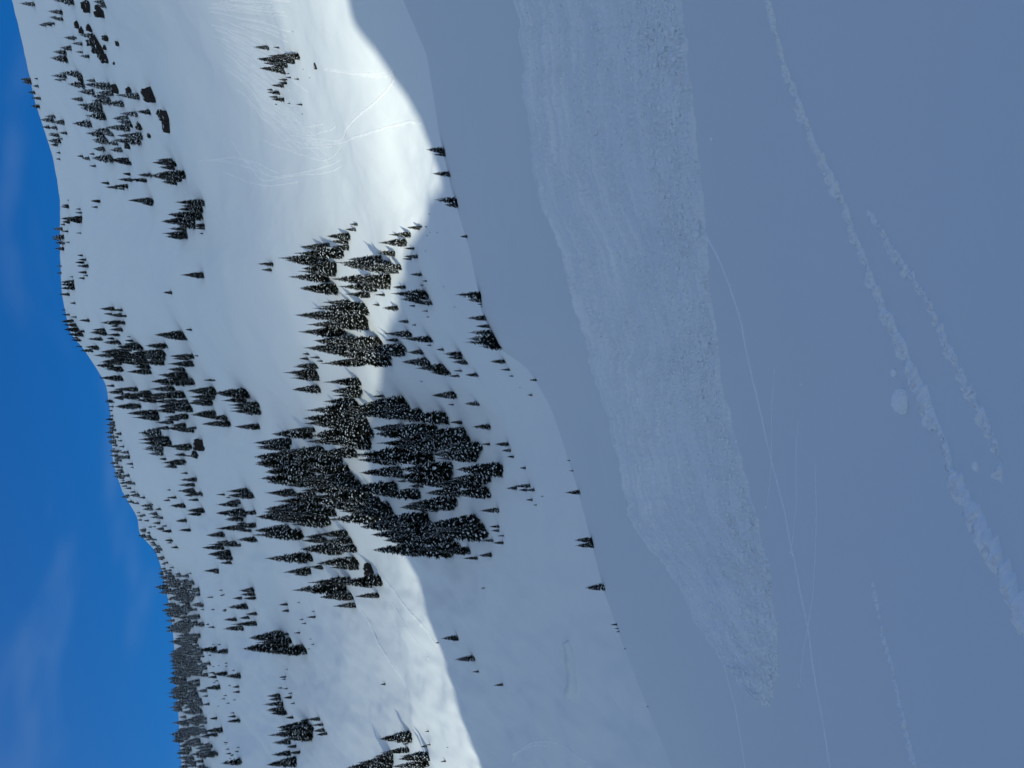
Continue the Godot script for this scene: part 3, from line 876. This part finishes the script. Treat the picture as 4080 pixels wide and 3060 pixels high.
		[1020, 2295, 315, 760, 95, 420, 1060, 40, 535, 820, 175, 660, 860, 250, 830, 1040, 165, 900, 980, 95, 180, 260, 245, 200, 270, 300, 300, 330, 230, 380, 465, 355, 450, 485, 305, 340, 380, 375, 360, 410, 410, -100, 280, 600, -50, 250, 520, 0, 300, 560, 60, 400, 640, 200, 290, 500, 310, 370, 490, 1045, 1095, 935, 1625, 1780, 530, 1555, 1590, 575, 1710, 1890, 710, 1855, 1920, 825, 2010, 2105, 940, 2010, 2050, 100, 55, 240, 1100, 90, 215, 1030, 110, 220, 1060, 85, 240, 1150, 110, 255, 1180, 250, 325, 1220, 160, 430, 1290, 85, 460, 1350, 210, 460, 1390, 130, 300, 1430, 360, 440, 1245, 460, 590, 1230, 500, 610, 1280, 495, 600, 1330, 530, 620, 1360, 130, 310, 1530, 310, 410, 1520, 120, 375, 1600, 260, 350, 1470, 1040, 1315, 1390, 1180, 1260, 1358, 1020, 1270, 1505, 1225, 1285, 1450, 980, 1160, 1550, 850, 1160, 1590, 770, 1150, 1630, 1240, 1510, 1560, 1160, 1490, 1620, 1250, 1500, 1540, 1460, 1505, 1340, 1420, 1480, 1470, 1480, 1525, 1455, 1640, 1660, 1480, 1580, 1635, 1600, 205, 270, 870, 235, 275, 890, 195, 240, 965, 260, 310, 970, 300, 340, 1010, 270, 345, 1045, 250, 275, 805, 470, 500, 590, 420, 450, 630, 440, 465, 545],
		[2040, 1530, 410, 558, 935, 455, 490, 660, 465, 510, 750, 495, 665, 1345, 505, 680, 1390, -20, 140, 880, 30, 110, 915, 95, 185, 915, 105, 170, 1000, 235, 265, 970, 170, 205, 1045, 40, 100, 725, 100, 150, 95, 45, 60, 30, 130, 205, -35],
		[2040, 2295, 605, 790, 95, 825, 893, 418, 865, 908, 453, 880, 915, 480, 945, 970, 628, 1145, 1170, 1128],
	]

func build_trees():
	var all := []   # each: base ix, base iy, height px
	for tile in zoom_trees():
		var k := 2
		while k + 2 < tile.size():
			var tip: float = tile[k]
			var base: float = tile[k + 1]
			var y: float = tile[k + 2]
			k += 3
			var ox: float = tile[0] / 3.984
			var oy: float = tile[1] / 3.984
			var long := base - tip
			if long > 470.0:
				# two trees, one behind and above the other, make such a long dark column
				all.append(Vector3(ox + base / 8.64, oy + y / 8.64, 400.0 / 8.64 * rng.randf_range(0.85, 1.1)))
				all.append(Vector3(ox + (tip + long * 0.58) / 8.64, oy + (y + rng.randf_range(-14, 14)) / 8.64, long * 0.58 / 8.64))
			else:
				all.append(Vector3(ox + base / 8.64, oy + y / 8.64, long / 8.64))
	# the wooded far ridge at the photo's bottom left, tree by tree
	for k in 300:
		var iy := rng.randf_range(575.0, 772.0)
		var top := look(ridge, iy)
		var depth := 27.0 + 14.0 * n_mid.get_noise_1d(iy * 0.11)
		all.append(Vector3(top + 1.0 + pow(rng.randf(), 0.8) * depth, iy, rng.randf_range(8.5, 14.0)))
	for k in 75:
		var iy := rng.randf_range(400.0, 585.0)
		all.append(Vector3(look(ridge, iy) + rng.randf_range(1.0, 6.0) + 10.0 * rng.randf() * smoothstep(440.0, 560.0, iy), iy, rng.randf_range(4.0, 8.0)))
	# saplings and shrubs poking out of the snow
	for k in 46:
		var iy := rng.randf_range(585.0, 760.0)
		all.append(Vector3(rng.randf_range(204.0, 232.0) + 0.10 * (iy - 600.0), iy, rng.randf_range(2.0, 4.5)))
	# the stands are denser than single trees can be told apart: companions half hidden among them
	for k in all.size():
		var a: Vector3 = all[k]
		if a.z > 7.0 and a.x < 330.0 and a.x > 52.0 and rng.randf() < (0.75 if a.y < 580.0 else 0.2):
			all.append(Vector3(a.x + rng.randf_range(-7.0, 4.0), a.y + rng.randf_range(-6.0, 6.0), a.z * rng.randf_range(0.45, 0.8)))
	all.sort_custom(func(a, b): return a.z > b.z)
	# kinds: moderate snow, heavy snow, each in several shapes
	var kinds := []
	for k in 6:
		kinds.append(fir(100 + k, [0.125, 0.14, 0.11, 0.15, 0.13, 0.118][k], 0.62, 46, 9))
	var rimed := []
	for k in 4:
		rimed.append(fir(200 + k, [0.15, 0.17, 0.135, 0.16][k], 0.92, 34, 9, 1.45))
	var spindly := []
	for k in 3:
		spindly.append(fir(260 + k, [0.12, 0.14, 0.13][k], 0.35, 19, 6))
	var singles := []
	var rest := []
	for k in all.size():
		if k < 300:
			singles.append(all[k])
		else:
			rest.append(all[k])
	singles.sort_custom(func(a, b): return a.y < b.y)
	var counts := {}
	for a in singles:
		var w := placed(a)
		var p: Vector3 = w[0]
		var h: float = w[1]
		var frosty: bool = w[2]
		var set_: Array = spindly if w[3] else (rimed if frosty else kinds)
		var f: Array = set_[rng.randi() % set_.size()]
		var o := Node3D.new()
		o.name = numbered("fir_tree")
		add_child(o)
		o.position = p
		o.rotation = Vector3(rng.randf_range(-0.03, 0.03), rng.randf() * TAU, rng.randf_range(-0.03, 0.03))
		var g := rng.randf_range(0.9, 1.15)
		if h < 7.0:
			g *= 1.25
		o.scale = Vector3(h * g, h, h * g)
		piece("trunk", f[2], M.bark, o)
		var c := piece("crown", f[0], M.needles_grey if frosty else M.needles, o)
		tag(piece("snow_load", f[1], M.tree_snow, c), "", "", "", "stuff")
		var zone := zone_of(a, w[3])
		counts[zone] = counts.get(zone, 0) + 1
		var size := "tall" if a.z > 34.0 else ("medium" if a.z > 17.0 else "small")
		tag(o, "%s %s fir, %s from photo top %s" % [size, "frosted" if frosty else "dark", ordinal(counts[zone]), zone], "tree", "firs on the snowy mountain")
	var mass := Node3D.new()
	mass.name = "small_firs"
	add_child(mass)
	tag(mass, "scattered small snowy firs and saplings over ridge and slopes", "small trees", "", "stuff")
	for v in 4:
		var small := fir(301 + v, [0.135, 0.16, 0.16, 0.19][v], [0.5, 0.55, 0.9, 0.95][v], 22, 8, 1.2 if v < 2 else 1.6)
		var st := ArrayMesh.new()
		for k in 2:
			st.add_surface_from_arrays(Mesh.PRIMITIVE_TRIANGLES, small[k].surface_get_arrays(0))
			st.surface_set_material(k, [M.needles if v < 2 else M.needles_grey, M.tree_snow][k])
		var put := []
		for k in rest.size():
			var w := placed(rest[k])
			if (2 if w[2] else 0) + k % 2 == v:
				var h: float = w[1]
				var g := h * rng.randf_range(0.85, 1.25)
				put.append(Transform3D(Basis(Vector3.UP, rng.randf() * TAU).scaled(Vector3(g, h, g)), w[0]))
		var mm := MultiMesh.new()
		mm.transform_format = MultiMesh.TRANSFORM_3D
		mm.mesh = st
		mm.instance_count = put.size()
		for k in put.size():
			mm.set_instance_transform(k, put[k])
		var mi := MultiMeshInstance3D.new()
		mi.name = "crowns"
		mi.multimesh = mm
		mass.add_child(mi, true)
		tag(mi, "", "", "", "stuff")

# where a sighted tree stands: foot, height in metres, rimed or not, on the near rim or not
func placed(a: Vector3) -> Array:
	var edge := look(rim, a.y)
	var near := a.x >= edge - 2.5
	var p: Vector3
	if near:
		p = near_at(minf(near_solve(a.x, a.y), 0.997), a.y)
	else:
		p = far_px(maxf(a.x, look(ridge, a.y) + 0.3), a.y)
	var depth := -(p.y * -sp) * 0.0 + (-p.z * cp - p.y * sp)
	var h := a.z * depth / F
	p.y -= 0.02 * h
	var frosty := a.x < 62.0 + 0.02 * a.y or (a.y < 160.0 and a.x < 146.0) or (a.y > 420.0 and a.x < 165.0) or (a.y > 560.0 and a.x < 214.0)
	return [p, h, frosty, near]

func zone_of(a: Vector3, near: bool) -> String:
	if near:
		if a.y < 240.0:
			return "on near rim by jagged shadow edge"
		if a.y < 360.0:
			return "in the thick clump on the near rim"
		return "in the sparse row along the near rim"
	var z := [
		[0, 62, 0, 178, "on the high skyline above the crags"], [0, 112, 0, 75, "among the black crags"], [60, 112, 75, 130, "in the grove above the big boulders"],
		[112, 152, 75, 150, "beside the big boulders"], [62, 138, 130, 178, "in the grove under the boulders"], [100, 196, 155, 200, "in the dark clump by the slide fan"],
		[40, 95, 178, 262, "on the skyline saddle"], [125, 210, 198, 250, "in the lone clumps on open snow"], [40, 100, 262, 345, "on the skyline shoulder"], [90, 150, 262, 330, "in the sparse firs under the shoulder"], [150, 215, 262, 330, "alone on the open middle slope"],
		[66, 130, 330, 395, "in the stand climbing to the skyline"], [130, 178, 330, 395, "in the stand under the skyline notch"], [178, 232, 330, 395, "in narrow stand above the dense forest"],
		[108, 160, 395, 460, "in the ridge grove by the bare ramp"], [160, 215, 395, 430, "in the grove above the dense forest"], [150, 215, 430, 500, "below the triangular crag"], [100, 175, 460, 600, "along the far wooded skyline"],
		[225, 310, 40, 110, "in the clumps on the sunny knoll"], [270, 356, 215, 262, "at the top of the sunlit stand"], [270, 342, 262, 300, "in the upper sunlit stand"], [342, 405, 262, 310, "in the snow-plastered lower sunlit stand"], [270, 405, 300, 330, "in the middle of the sunlit stand"], [270, 412, 330, 372, "in dense end of the sunlit stand"], 
		[395, 450, 215, 300, "among shaded saplings below the sunlit stand"], [395, 490, 300, 384, "in shaded firs between stand and rim"], [215, 320, 365, 400, "beside the small gully above the forest"],
		[300, 372, 384, 416, "in the top of the central forest"], [372, 420, 384, 416, "in lower top corner of central forest"], [420, 540, 384, 416, "on shaded snow above the central forest"], [300, 380, 416, 446, "on upper slope of central forest"], [380, 450, 416, 446, "in broad foot of central forest"], [450, 520, 416, 470, "on shaded snow below the central forest"],
		[215, 330, 430, 470, "in uphill edge of central forest"], [330, 390, 446, 480, "in the heart of the central forest"], [390, 520, 446, 480, "at protruding foot of central forest"], [330, 400, 480, 512, "in lower heart of central forest"], [400, 520, 480, 512, "in shadowed foot of central forest"],
		[400, 520, 512, 560, "in last dark block of central forest"], [330, 400, 512, 560, "beside the sunlit chute"], [215, 330, 470, 520, "on the uphill flank of the forest"], [215, 300, 520, 580, "in scattered grove uphill of the chute"], [300, 360, 520, 620, "by the cliff block at forest end"],
		[178, 260, 500, 600, "in the groves below the wooded skyline"], [250, 340, 580, 660, "in the dense clump amid saplings"], [420, 520, 580, 700, "on the sunlit slope casting long shadows"], [220, 300, 660, 800, "in the stands above the blue hollows"], [340, 460, 660, 800, "in the photo's bottom corner stand"], [160, 222, 560, 800, "in the forest on the far ridge"],
		[520, 640, 384, 700, "on the shaded flat beyond the rim"],
	]
	for q in z:
		if a.x >= q[0] and a.x < q[1] and a.y >= q[2] and a.y < q[3]:
			return q[4]
	return "on the open mountainside"

# ------------------------------------------------------------------ loose snowballs
func build_snowballs():
	# sighted in the 2212-pixel overview; radius in metres
	var b := [[1718, 1482, 0.14, "snowball at the end of the longest faint trail"], [1704, 1194, 0.12, "snowball touching the long ski track"], [1646, 1097, 0.13, "snowball at the end of the short faint trail"], [1957, 868, 0.36, "large flat snow clod beside the wide roller trail"], [1936, 806, 0.13, "small snow clod above the large one by the roller trail"], [1545, 302, 0.14, "lone snow clod just below the debris edge"], [1178, 132, 0.5, "pale snow block on the upper debris"], [1732, 831, 0.08, "tiny snowball above the ski track"], [2112, 1008, 0.10, "small clod between the two roller trails"]]
	for k in b.size():
		var a: Array = b[k]
		var p := near_px(a[0] / 2.1602, a[1] / 2.1602)
		var m: Array = rock_mesh(500 + k, a[2], a[2] * 0.6, a[2], 0.0)
		var o := piece("snowball", m[0], M.track_snow)
		o.position = p + Vector3(0, a[2] * 0.3, 0)
		tag(o, a[3], "snowball", "loose snowballs on the near slope")
